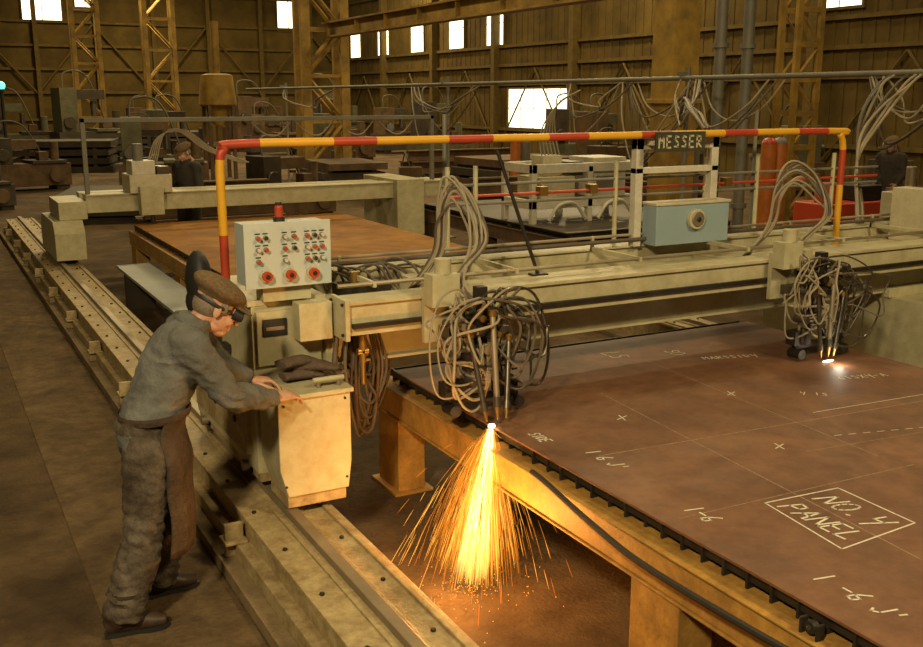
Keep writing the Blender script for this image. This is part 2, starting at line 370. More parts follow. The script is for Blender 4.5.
# ---------------------------------------------------------------- chalk
GL={'N':[[(0,0),(.05,1),(.65,0),(.7,1)]],'O':[[(.35+.33*math.cos(t*.52),.5+.5*math.sin(t*.52)) for t in range(13)]],'.':[[(.2,0),(.3,.05)]],
'4':[[(.1,1),(.15,.5),(.7,.55)],[(.75,1),(.45,-.25)]],'P':[[(0,0),(.1,1),(.6,.9),(.6,.55),(.05,.5)]],'A':[[(0,0),(.4,1),(.7,0)],[(.15,.4),(.6,.4)]],
'E':[[(.6,1),(0,1),(0,0),(.6,0)],[(0,.5),(.5,.5)]],'L':[[(.05,1),(0,0),(.6,.05)]],'X':[[(0,0),(.7,1)],[(0,1),(.7,0)]],'1':[[(.3,0),(.3,1)]],'-':[[(.05,.5),(.6,.5)]],
'6':[[(.5,1),(.1,.5),(.1,.1),(.5,0),(.6,.35),(.15,.45)]],"'":[[(.3,1),(.25,.7)]],'S':[[(.6,.9),(.2,1),(.1,.7),(.55,.4),(.5,.05),(0,.1)]],'I':[[(.3,0),(.3,1)]],'J':[[(.5,1),(.5,.2),(.2,0),(0,.25)]],
'D':[[(0,0),(0,1),(.5,.8),(.6,.3),(0,0)]],'M':[[(0,0),(0,1),(.35,.45),(.7,1),(.7,0)]],'R':[[(0,0),(0,1),(.6,.9),(.55,.55),(0,.5),(.65,0)]],'T':[[(0,1),(.7,1)],[(.35,1),(.35,0)]],' ':[]}
def write(b,txt,o,du,dv,h,w,m,nrm,sp=.95,wr=.72):
    o=V(o);du=V(du).normalized();dv=V(dv).normalized()
    for i,ch in enumerate(txt):
        for st in GL.get(ch,[]):
            b.ribbon([o+du*(i*sp+x*wr/.72*.9)*h*.85+dv*y*h for x,y in st],w,m,nrm)
b=B();Z=.7515;up=(0,0,1)
write(b,'NO.',(3.175,2.77,Z),(-.03,-1,0),(1,-.25,0),.12,.011,chalk,up,sp=.80)
write(b,'4',(3.175,2.535,Z),(-.03,-1,0),(1,-.25,0),.12,.011,chalk,up,sp=.80)
write(b,'PANEL',(2.985,2.78,Z),(-.03,-1,0),(1,-.2,0),.11,.011,chalk,up,sp=.80)
b.ribbon([V((x,y,Z)) for x,y in((2.967,2.834),(3.366,2.805),(3.344,2.402),(2.90,2.374),(2.967,2.834))],.008,chalk,up)
for t,x,y,h in(("1 6 J'",2.66,3.70,.075),("1-6",2.62,2.95,.085),("1 -6 J'",2.62,2.27,.085),("SIDE",2.56,4.05,.06),("LS",3.85,5.2,.13),("SO",4.25,5.05,.10)):
    write(b,t,(x,y,Z),(-.02,-1,0),(1,-.2,0),h,.009,chalk,up,sp=.7)
write(b,"MARSSID4",(4.35,4.75,Z),(1,-.3,0),(.3,1,0),.06,.007,chalk,up)
write(b,"61SX4-A",(4.75,4.0,Z),(1,-.25,0),(.2,1,0),.06,.007,chalk,up)
write(b,"4 IS",(4.3,3.9,Z),(1,-.9,0),(.9,1,0),.05,.006,chalk,up)
write(b,"6 X",(4.5,3.0,Z),(1,-.9,0),(.9,1,0),.05,.006,chalk,up)
for x,y in((3.10,4.02),(3.92,4.08),(3.5,3.3)): write(b,'X',(x,y,Z),(1,-.9,0),(.9,1,0),.075,.007,chalk,up)
def ln(p,q,w=.004,m=chalkf):b.ribbon([V((*p,Z-.0003)),V((*q,Z-.0003))],w,m,up)
ln((2.69,3.62),(4.8,3.48),.007);ln((3.31,4.46),(3.0,1.3),.006);ln((2.55,2.88),(3.9,2.84),.005);ln((4.0,4.9),(3.85,3.0),.005)
ln((4.1,3.62),(5.1,3.55),.006,chalk);ln((3.6,3.2),(4.6,3.1),.004)
for i in range(14): ln((3.9+i*.08,3.3-.02*i),(3.94+i*.08,3.29-.02*i),.006,chalk)
b.done('chalk_markings',smooth=False,recalc=False)
# ---------------------------------------------------------------- near gantry
b=B()
b.box(1.88,6.95,4.72,4.88,1.19,1.355,green);b.box(1.88,6.95,4.70,4.90,1.355,1.375,green);b.box(1.9,6.9,4.695,4.72,1.23,1.255,dark)
b.box(1.855,1.88,4.69,4.91,1.17,1.385,green)
for y,z in((4.72,1.2),(4.88,1.2),(4.72,1.36),(4.88,1.36)): b.cyl((1.842,y,z),(1.862,y,z),.009,dark,n=6)
b.box(1.84,6.9,4.95,5.25,1.0,1.30,green);b.box(1.84,6.9,4.93,5.27,1.30,1.315,green);b.box(1.84,6.9,4.93,5.27,.985,1.0,green)
b.box(1.84,6.9,5.44,5.62,1.22,1.40,green);b.box(1.84,6.9,5.42,5.64,1.40,1.412,green)
b.cyl((1.9,4.91,1.42),(6.9,4.91,1.42),.012,steel,n=8)
b.cyl((1.9,5.38,1.46),(6.9,5.38,1.46),.014,hosed,n=8);b.cyl((1.9,5.41,1.49),(6.9,5.41,1.49),.010,hosem,n=8)
x=2.1
while x<6.8:
    b.box(x,x+.06,4.88,4.95,1.2,1.3,green);b.box(x,x+.08,5.27,5.42,1.27,1.31,green);b.box(x,x+.02,4.89,5.42,1.40,1.43,green);b.box(x,x+.02,5.40,5.42,1.4,1.5,green);x+=.9
b.prism([(4.99,.42),(6.3,.42),(6.3,.85),(5.9,1.0),(5.75,1.34),(4.99,1.34)],'x',1.45,1.84,green)
b.box(1.43,1.86,4.985,5.8,1.34,1.37,green)
b.box(1.47,1.82,4.965,4.99,1.02,1.31,green)
b.box(1.50,1.63,4.955,4.967,1.18,1.27,black)
b.box(1.515,1.615,4.952,4.956,1.21,1.23,steel)
b.box(1.66,1.84,4.84,4.95,1.16,1.36,green)
b.box(1.42,1.46,5.1,6.2,.5,.8,greenD)
for y in(5.2,6.1):
    b.cyl((1.46,y,.405),(1.54,y,.405),.075,dark,n=20);b.cyl((1.42,y,.405),(1.46,y,.405),.03,steel)
for y in(5.3,5.7):b.cyl((1.41,y,.65),(1.43,y,.65),.02,dark)
b.box(1.46,1.56,4.99,6.3,.37,.42,greenD)
b.prism([(4.3,.36),(5.3,.36),(5.3,.95),(4.3,.95)],'x',6.28,6.66,green);b.box(6.25,6.69,4.9,5.7,.95,1.02,green);b.box(6.3,6.66,5.3,6.2,.4,.7,green)
for y in(4.5,5.1,6.0): b.cyl((6.38,y,.405),(6.46,y,.405),.075,dark,n=20)
b.box(6.68,6.85,4.95,5.3,1.315,1.72,cream)
b.done('gantry_cutting_machine',.006)
b=B()
b.prism([(1.50,.40),(1.83,.40),(1.85,.55),(1.85,.92),(1.46,.92),(1.46,.55)],'y',4.64,4.95,green)
b.box(1.445,1.865,4.625,4.95,.92,.945,green)
b.box(1.50,1.82,4.655,4.94,.335,.40,greenD)
b.cyl((1.70,4.70,.945),(1.70,4.70,.985),.012,steel,n=10);b.cyl((1.81,4.70,.945),(1.81,4.70,.985),.012,steel,n=10);b.cyl((1.67,4.70,.985),(1.84,4.70,.985),.015,green,n=10)
for x in(1.49,1.82):
    for z in(.46,.89):b.cyl((x,4.632,z),(x,4.642,z),.008,dark,n=6)
b.done('drive_motor_housing',.016)
b=B()
b.ell((1.30,5.45,1.42),(.07,.12,.17),black);b.ell((1.30,5.45,1.3),(.075,.12,.10),black)
b.box(1.27,1.33,5.40,5.50,1.05,1.3,dark);b.box(1.27,1.445,5.40,5.50,1.0,1.05,dark)
b.done('padded_backrest')
# control panel
b=B()
b.box(1.41,1.85,4.90,5.08,1.46,1.775,panelblue);b.box(1.40,1.86,4.885,4.90,1.45,1.785,panelblue)
b.box(1.5,1.76,4.93,5.05,1.37,1.46,green)
for i,x in enumerate((1.505,1.63,1.755)):
    b.cyl((x,4.885,1.515),(x,4.868,1.515),.034,cream,n=24);b.cyl((x,4.87,1.515),(x,4.845,1.515),.026,red,n=20);b.cyl((x,4.845,1.515),(x,4.84,1.515),.012,dark,n=12)
for r,z in enumerate((1.59,1.65,1.71)):
    for i,x in enumerate((1.47,1.51,1.61,1.66,1.73,1.77,1.81)):
        if r==0 and i in(1,3): continue
        m=[red,black,white,red][(i+r*2)%4]
        b.cyl((x,4.885,z),(x,4.868,z),.0125,steel,n=12);b.cyl((x,4.868,z),(x,4.857,z),.010,m,n=12)
        b.box(x-.014,x+.014,4.882,4.885,z+.018,z+.024,black)
b.done('control_panel',.006)
b=B();b.cyl((1.62,4.99,1.775),(1.62,4.99,1.80),.03,dark,n=20);b.cyl((1.62,4.99,1.80),(1.62,4.99,1.845),.022,red,n=20);b.ell((1.62,4.99,1.845),(.022,.022,.02),red);b.cyl((1.62,4.99,1.86),(1.62,4.99,1.875),.016,black)
b.done('warning_beacon')
def striped(pts,r,mats,seg):
    P=cat(pts,10);b=B();acc=0;cur=[P[0]];k=0
    for i in range(1,len(P)):
        a,c=P[i-1],P[i];L=(c-a).length;pos=0
        while acc+(L-pos)>=seg[k%len(seg)]:
            d=seg[k%len(seg)]-acc;pos+=d;q=a+(c-a)*(pos/L);cur.append(q);b.loft(cur,r,mats[k%len(mats)],n=14);cur=[q];acc=0;k+=1
        acc+=L-pos;cur.append(c)
    if len(cur)>1 and (cur[-1]-cur[0]).length>.001:b.loft(cur,r,mats[k%len(mats)],n=14)
    return b
b=striped([(1.41,5.3,1.38),(1.41,5.3,1.7),(1.41,5.3,2.05),(1.435,5.3,2.13),(1.52,5.3,2.16),(2.5,5.3,2.16),(4,5.3,2.16),(5.95,5.3,2.16),(6.05,5.3,2.13),(6.09,5.3,2.03),(6.09,5.3,1.8),(6.09,5.3,1.31)],.024,[red,yel2],[.30,.40,.30,.42,.26,.46])
b.box(1.36,1.46,5.25,5.35,1.37,1.385,green)
b.done('striped_safety_bar')
b=B()
for z,m in((1.86,greypaint),(1.79,red),(1.74,greypaint)): b.cyl((2.85,5.56,z),(6.8,5.56,z),.010,m,n=8)
for x in(2.9,3.1,4.2,5.0,5.5,6.3): b.cyl((x,5.56,1.41),(x,5.56,1.98),.016,green,n=8)
for x in(2.9,5.5): b.cyl((x,5.60,1.41),(x,5.60,2.3),.014,greypaint,n=8)
for x in(3.6,4.0,5.2,5.8,6.1): b.box(x-.03,x+.03,5.53,5.59,1.77,1.83,brass)
b.done('gas_pipe_rail')
b=B()
for x in(4.26,4.92): b.box(x-.03,x+.03,5.38,5.44,1.41,2.17,white)
b.box(4.23,4.95,5.38,5.44,2.06,2.18,white);b.box(4.23,4.95,5.38,5.44,1.90,1.94,white)
b.box(4.28,4.94,5.42,5.5,1.41,1.45,white)
b.box(4.30,4.33,5.25,5.38,2.09,2.12,white);b.box(4.63,4.66,5.25,5.38,2.09,2.12,white)
b.done('white_instrument_frame',.004)
b=B();b.box(4.27,4.69,5.235,5.25,2.05,2.18,M('sign_green',(.06,.06,.03),.5))
write(b,'MESSER',(4.295,5.2335,2.078),(1,0,0),(0,0,1),.074,.012,cream,(0,-1,0),sp=1.02)
b.done('machine_name_sign',smooth=False,recalc=False)
b=B();b.box(4.33,4.97,5.27,5.42,1.42,1.70,bluebox);b.box(4.32,4.98,5.26,5.43,1.69,1.71,cream)
b.cyl((4.66,5.27,1.59),(4.66,5.235,1.59),.07,cream,n=28);b.cyl((4.66,5.235,1.59),(4.66,5.225,1.59),.052,steel,n=24);b.cyl((4.66,5.225,1.59),(4.66,5.215,1.59),.018,dark,n=12)
b.done('gas_control_box',.006)
b=B();b.cyl((3.35,5.2,1.32),(3.1,5.3,2.1),.012,dark,n=8);b.box(3.3,3.4,5.16,5.24,1.316,1.33,dark);b.done('hand_lever')
# ---------------------------------------------------------------- torch heads
def torchhead(x,up0,up1,upw,nup,ty=4.33):
    b=B();R=random.uniform
    b.box(x-.24,x+.12,4.66,4.69,1.12,1.42,green);b.box(x-.24,x-.08,4.56,4.66,1.33,1.50,green);b.cyl((x-.16,4.60,1.50),(x-.16,4.60,1.58),.045,green)
    b.box(x-.15,x+.16,4.55,4.66,1.15,1.21,gunm);b.box(x-.035,x+.02,4.44,4.50,.98,1.44,dark);b.box(x-.01,x+.10,4.46,4.66,1.24,1.29,dark)
    b.box(x-.20,x+.16,4.41,4.44,1.05,1.08,gunm);b.box(x-.13,x+.12,4.39,4.45,1.19,1.23,gunm)
    for dx,h,m,r in((-.11,1.20,gunm,.014),(.01,1.30,steel,.016),(.10,1.16,gunm,.014)):
        top=V((x+dx*1.1,4.37,h));bot=V((x+dx*.55-.04,ty,.785))
        b.cyl(top,bot.lerp(top,.22),r,m,n=12);b.cyl(bot.lerp(top,.22),bot.lerp(top,.12),r*1.35,gunm,n=12);b.cyl(bot.lerp(top,.12),bot,r*.9,brass,n=12,r2=.006)
        b.cyl(top,top+V((0,0,.03)),r*1.4,brass,n=10)
        b.box(top.x-.03,top.x+.03,4.36,4.42,h-.12,h-.09,dark)
    for k in range(14):
        cx=x+R(-.22,.2);cz=R(.92,1.36);b.cyl((cx,4.46,cz),(cx,R(4.34,4.4),cz),R(.012,.028),[brass,gunm,dark,gunm,steel,dark][k%6],n=10)
    for k in range(14):
        cx=x+R(-.22,.22);cz=R(.88,1.3);b.cyl((cx,4.42,cz),(cx+R(-.07,.07),4.41,cz+R(-.1,.1)),R(.006,.012),[gunm,dark][k%2],n=8)
    b.cyl((x+.2,4.5,.80),(x+.2,4.40,.80),.032,dark);b.cyl((x-.19,4.5,.80),(x-.19,4.40,.80),.032,dark)
    b.box(x-.2,x+.22,4.45,4.48,.83,.86,dark);b.box(x-.24,x-.1,4.42,4.5,.86,.95,dark);b.box(x+.08,x+.2,4.42,4.5,.86,.93,dark)
    b.cyl((x-.17,4.46,.87),(x-.17,4.46,1.15),.009,steel,n=8);b.cyl((x+.15,4.46,.87),(x+.15,4.46,1.15),.009,steel,n=8)
    for i in range(26):
        s=1 if i%2 else -1
        sx=x+R(-.16,.12);w=R(.10,.45) if s>0 else R(.08,.34);y=R(4.32,4.52);lo=R(.84,1.08);hi=R(1.26,1.44)
        b.tube([(sx,4.5,R(1.2,1.38)),(sx+s*R(.03,.12),y,hi),(x+s*w*R(.7,1.0),y+R(-.06,.03),hi-R(.02,.14)),(x+s*(w+R(-.04,.04)),y+R(-.08,.02),(hi+lo)/2+R(-.06,.06)),(x+s*w*R(.6,.9),y+R(-.08,.02),lo+R(-.02,.06)),(x+s*w*R(.1,.4),4.37,lo+R(-.01,.1)),(x+R(-.1,.1),4.37,R(.95,1.2))],R(.005,.0085),(hosem,hosed,hosem,gunm)[i%4],n=6)
    for i in range(nup):
        o=R(-.03,.03);h=R(1.82,1.99);a=up0+R(-.02,.05);c=up1+R(-.05,.03)
        b.tube([(x-.16+o,5.0,1.33),(a,4.98,1.55),(a+upw*.1,4.95,h-.10),((a+c)/2+R(-.03,.03),4.92,h),(c,4.88,h-.12),(c+R(-.03,.02),4.78,1.62),(x-.05+o,4.62,1.45),(x+R(-.1,.1),4.46,1.30)],.0075,hosem if i%3 else hosed,n=6)
    return b.done('cutting_torch_head')
torchhead(2.53,2.52,2.70,.14,9,4.23);torchhead(5.03,5.07,5.42,.3,10)
b=B();R=random.uniform
for i in range(16):
    x=1.91+R(-.04,.2);y=R(4.86,4.95);d=R(.62,.98)
    b.tube([(x,y,1.16),(x-.03,y-.03,.98),(x+R(-.03,.06),y-.02,d),(x+.08,y+.02,d-.05),(x+.11+R(0,.06),y+.03,.95),(x+.1,y+.04,1.17)],R(.007,.011),hosed if i%4 else clut2,n=7)
b.cyl((1.99,4.80,1.17),(1.99,4.80,1.02),.02,brass,n=10);b.cyl((1.99,4.80,1.02),(1.99,4.80,.9),.014,brass,n=10);b.cyl((1.96,4.80,1.08),(2.02,4.80,1.08),.02,brass,n=10)
b.done('hanging_cable_bundle')
b=B()
for i in range(9):
    x=2.0+i*.06+R(-.02,.02)
    b.tube([(x,5.33,1.32),(x-.05,5.3,1.40+R(0,.08)),(x+.08,5.25,1.41+R(0,.06)),(x+.12,5.1,1.33)],.008,hosed,n=6)
b.box(2.0,2.3,5.1,5.25,1.316,1.38,dark);b.cyl((2.1,5.15,1.38),(2.1,5.15,1.45),.03,brass);b.box(2.4,2.5,5.05,5.2,1.316,1.40,green)
b.done('valve_cluster')
b=B()
def glove(ox,oy,oz,ang):
    mx=Matrix.Translation((ox,oy,oz))@Matrix.Rotation(ang,4,'Z')
    b.loft([mx@V(p) for p in((-.10,0,.01),(-.05,0,.012),(0,0,.012),(.05,0,.01),(.085,0,.005))],[(.06,.022),(.05,.026),(.05,.03),(.055,.028),(.045,.02)],glovem,lat=mx.to_3x3()@V((0,1,0)))
    for k in range(4): b.loft([mx@V((.07,-.036+k*.024,.005)),mx@V((.11,-.04+k*.026,.0)),mx@V((.14-.01*abs(k-1.5),-.042+k*.027,-.008))],[.014,.013,.010],glovem)
    b.loft([mx@V((0,.04,.0)),mx@V((.04,.075,-.002)),mx@V((.07,.085,-.006))],[.017,.015,.011],glovem)
glove(1.66,4.87,.972,.1);glove(1.73,4.86,1.012,-.35);glove(1.64,4.86,1.045,.3)
gl=remesh(b,.005,2);gl.mats=[glovem];gl.done('work_gloves')
# ---------------------------------------------------------------- far gantry
b=B();Y=14.0
b.box(1.9,7.3,Y-.15,Y+.15,.92,1.14,green);b.box(1.9,7.3,Y+.45,Y+.7,.95,1.14,green);b.box(1.9,7.3,Y-.17,Y+.17,1.14,1.16,green)
b.prism([(Y-.45,.36),(Y+1.1,.36),(Y+1.1,.7),(Y+.9,.85),(Y-.3,.85),(Y-.45,.7)],'x',1.45,1.82,green);b.box(1.55,1.9,Y-.2,Y+.8,.85,1.08,green);b.box(6.3,6.75,Y-.3,Y+1,.36,1.2,green)
for y in(Y-.3,Y+.8): b.cyl((1.48,y,.405),(1.56,y,.405),.075,dark)
b.box(2.45,3.0,Y-.25,Y+.3,1.16,1.40,cream);b.box(2.5,2.8,Y-.2,Y+.2,1.40,1.58,white);b.cyl((2.62,Y,1.58),(2.62,Y,1.8),.07,greypaint);b.box(2.82,2.98,Y-.22,Y+.1,1.4,1.5,gunm)
b.box(2.55,2.85,Y-.4,Y-.2,.88,1.25,green);b.cyl((2.7,Y-.35,.78),(2.7,Y-.35,1.0),.03,dark)
b.box(1.92,1.98,Y-.03,Y+.03,1.16,2.14,greypaint);b.box(7.0,7.06,Y-.03,Y+.03,1.16,2.14,greypaint);b.box(1.92,7.06,Y-.03,Y+.03,2.08,2.14,greypaint)
for i in range(5):
    a=2.75+i*.03
    b.tube([(a,Y+.1,1.5),(a+.15,Y+.1,1.85+i*.02),(a+.45,Y+.1,1.95),(a+.8,Y+.1,1.7),(a+1.3,Y+.1,1.5)],.011,hosem,n=6)
for i in range(4): b.tube([(4.2+i*.65,Y+.05,2.08),(4.4+i*.65,Y+.05,1.9),(4.6+i*.65,Y+.05,1.88),(4.8+i*.65,Y+.05,2.08)],.011,hosem,n=6)
b.done('gantry_cutting_machine',.008)
b=B()
X0,X1,Y0,Y1=7.1,8.9,11.2,12.0
for x in(X0,(X0+X1)/2,X1-.08):
    for yy in(Y0,Y1-.08): b.box(x,x+.08,yy,yy+.08,.75,1.50,white)
for z in(.95,1.42): 
    b.box(X0,X1,Y0,Y0+.08,z,z+.12,white);b.box(X0,X1,Y1-.08,Y1,z,z+.12,white);b.box(X0,X0+.08,Y0,Y1,z,z+.12,white);b.box(X1-.08,X1,Y0,Y1,z,z+.12,white)
b.box(X0+.2,X0+.75,Y0+.1,Y1-.1,1.07,1.36,cream);b.box(X0+1.05,X1-.2,Y0+.1,Y1-.1,1.07,1.60,white);b.box(X0+1.1,X0+1.4,Y0+.07,Y0+.1,1.15,1.35,greypaint)
b.tube([(X0+.2,Y0-.1,.80),(X0+.35,Y0-.12,1.0),(X0+.6,Y0-.12,1.02),(X0+.8,Y0-.1,.80)],.025,white,n=8);b.tube([(X0+1.0,Y0-.1,.80),(X0+1.15,Y0-.12,1.0),(X0+1.4,Y0-.12,1.02),(X0+1.6,Y0-.1,.80)],.025,white,n=8)
for i in range(6): b.tube([(7.5+i*.06,11.5,1.4),(7.4+i*.05,11.5,1.9),(7.6,11.4,2.3),(7.9,11.3,2.5)],.012,hosem,n=6)
b.box(X0+.3,X0+.6,Y0+.2,Y0+.5,1.36,1.64,cream);b.box(X0+.7,X0+.95,Y0+.2,Y0+.5,1.36,1.55,gunm)
b.done('profile_cutting_frame',.008)
b=B();b.box(12.2,13.6,10.8,11.5,0,.8,red);b.cyl((12.5,11.1,.8),(12.5,11.1,1.1),.2,red);b.box(13,13.5,10.9,11.4,.8,1.05,dark);b.done('red_compressor',.02)
b=B();b.box(9.6,11.6,7.9,8.2,.75,.95,green)
for x in(9.7,11.4):b.box(x,x+.15,7.9,8.2,0,.75,green)
b.box(10.2,10.7,7.85,8.25,.95,1.3,cream);b.cyl((10.45,8.05,1.3),(10.45,8.05,1.6),.06,steel);b.done('welding_positioner',.01)
orm=M('gas_cylinder_orange',(.50,.15,.02),.5)
for x,y,s in((12.9,15.0,1),(11.9,19.5,1),(13.1,13.0,1.15)):
    b=B();b.cyl((x,y,0),(x,y,1.4*s),.115*s,orm,n=20);b.ell((x,y,1.4*s),(.115*s,.115*s,.12),red);b.cyl((x,y,1.5*s),(x,y,1.62*s),.03,brass)
    b.cyl((x+.26,y,0),(x+.26,y,1.4*s),.115*s,orm if s>1 else greypaint,n=20);b.ell((x+.26,y,1.4*s),(.115*s,.115*s,.12),greypaint);b.cyl((x+.26,y,1.5*s),(x+.26,y,1.62*s),.03,brass);b.done('gas_cylinders')
# ---------------------------------------------------------------- people
def interp(vals,k):
    o=[]
    for i in range(len(vals)-1):
        for j in range(k):o.append(vals[i]+(vals[i+1]-vals[i])*j/k)
    o.append(vals[-1]);return o
def seglabel(p,segs):
    best=None;bd=9
    for a,c,r,l in segs:
        ac=c-a;t=max(0,min(1,(p-a).dot(ac)/ac.length_squared));d=(p-(a+ac*t)).length-r
        if d<bd:bd=d;best=l
    return best
def make_hand(par,name,wrist,fd,back,thumbside,curl,vox=.0035,splay=.09):
    x=V(fd).normalized();z=V(back);z=(z-x*z.dot(x)).normalized();y=z.cross(x)
    if y.dot(V(thumbside))<0:y=-y
    W=V(wrist);K=1.12;T=lambda p:W+(x*p[0]+y*p[1]+z*p[2])*K
    b=B()
    b.loft([T(p) for p in((-.05,0,0),(0,0,0),(.03,.002,0),(.065,.001,0),(.092,0,-.002))],[(.028,.021),(.029,.021),(.038,.019),(.042,.017),(.039,.012)],skin,lat=y,n=16)
    b.ell(T((.04,.025,-.008)),(.02,.02,.016),skin)
    for k,(yo,L) in enumerate(((.031,.070),(.0105,.080),(-.010,.074),(-.030,.058))):
        p=V((.080,yo*.95,.001));a=math.radians(curl[0]);pts=[p.copy()];d=(1.5-k)*splay
        for j,fr in enumerate((.22,.42,.32,.24)):
            if j>0:a+=math.radians(curl[j])
            p=p+V((math.cos(a)*math.cos(d),math.sin(d),-math.sin(a)))*L*fr*1.1;pts.append(p.copy())
        q=cat(pts,3);b.loft([T(c) for c in q],[.0098-.0030*(i/12) for i in range(len(q))],skin,n=10)
        b.ell(T(pts[-1]),(.0065,.0065,.0065),skin,seg=10,ring=6)
    tp=[(.012,.018,-.006),(.038,.046,-.012),(.066,.062,-.02),(.088,.066,-.026)]
    b.loft([T(q) for q in cat(tp,3)],[.0135-.0045*i/9 for i in range(10)],skin,n=10);b.ell(T(tp[-1]),(.0085,.0085,.0085),skin,seg=10,ring=6)
    r=remesh(b,vox,1);r.mats=[skin];r.done(name,parent=par)
def make_head(par,mx,vox=.0045,goggles=True,cap=True,neck=True):
    b=B();E=lambda c,r:b.ell(c,r,skin,mx=mx)
    E((-.012,0,.03),(.097,.077,.098));E((.03,0,-.035),(.068,.060,.088));E((.052,0,-.103),(.036,.036,.026));E((.012,0,-.085),(.05,.054,.035))
    E((.100,0,-.022),(.018,.011,.030));E((.110,0,-.042),(.018,.014,.013));E((.104,.012,-.045),(.011,.008,.008));E((.104,-.012,-.045),(.011,.008,.008))
    E((.082,0,.022),(.016,.046,.012))
    for s in(-1,1):
        E((.065,s*.036,-.04),(.026,.022,.026));E((-.005,s*.079,-.012),(.018,.008,.032));E((.003,s*.083,-.008),(.006,.007,.024));E((.084,s*.03,.003),(.012,.015,.011))
    E((.088,0,-.072),(.015,.024,.0065));E((.086,0,-.084),(.015,.021,.0065))
    if neck: b.loft([mx@V((-.03,0,-.03)),mx@V((-.045,0,-.10)),mx@V((-.075,0,-.17))],[(.055,.058),(.054,.056),(.062,.06)],skin,n=16)
    r=remesh(b,vox,1);r.mats=[skin];r.done('head',parent=par)
    b=B()
    for s in(-1,1):
        b.ell((.094,s*.031,.003),(.009,.012,.010),white,mx=mx);b.ell((.100,s*.031,.002),(.005,.005,.006),black,mx=mx)
    b.ell((.101,0,-.078),(.004,.019,.0018),skinlip,mx=mx);b.done('eyes_and_mouth',parent=par)
    b=B();b.ell((-.040,0,.0),(.074,.0815,.075),hairm,mx=mx)
    for s in(-1,1):b.ell((.018,s*.072,.012),(.022,.010,.03),hairm,mx=mx);b.ell((.085,s*.03,.026),(.007,.016,.005),hairm,mx=mx)
    b.done('hair',parent=par)
    if cap:
        b=B()
        b.ell((-.03,0,.080),(.138,.118,.054),capm,mx=mx@Matrix.Rotation(.14,4,'Y'),seg=28,ring=14)
        b.ell((-.005,0,.055),(.110,.092,.04),capm,mx=mx,seg=28,ring=12)
        b.ell((.095,0,.050),(.068,.078,.011),capm,mx=mx@Matrix.Rotation(.16,4,'Y'),seg=24)
        b.ell((-.01,0,.135),(.012,.012,.006),capm,mx=mx)
        r=remesh(b,.006,2);r.mats=[capm]
        for v in r.bm.verts: v.co+=V((0,0,1))*.004*noise.noise(v.co*28)
        r.done('flat_cap',parent=par)
    if goggles:
        b=B()
        for s in(-1,1):
            b.cyl(mx@V((.075,s*.034,.004)),mx@V((.118,s*.037,.0)),.029,black,n=22,r2=.026);b.cyl(mx@V((.117,s*.037,.0)),mx@V((.121,s*.037,.0)),.022,lensm,n=22)
        b.cyl(mx@V((.108,-.014,.004)),mx@V((.108,.014,.004)),.006,steel,n=8)
        pts=[mx@V((-.015+.101*math.cos(t),.0855*math.sin(t),.012+.012*math.cos(t+math.pi))) for t in [math.radians(q) for q in range(35,326,12)]]
        b.loft(pts,[(.009,.0025)]*len(pts),black,lat=mx.to_3x3()@V((0,0,1)),n=8)
        b.done('welding_goggles',parent=par)
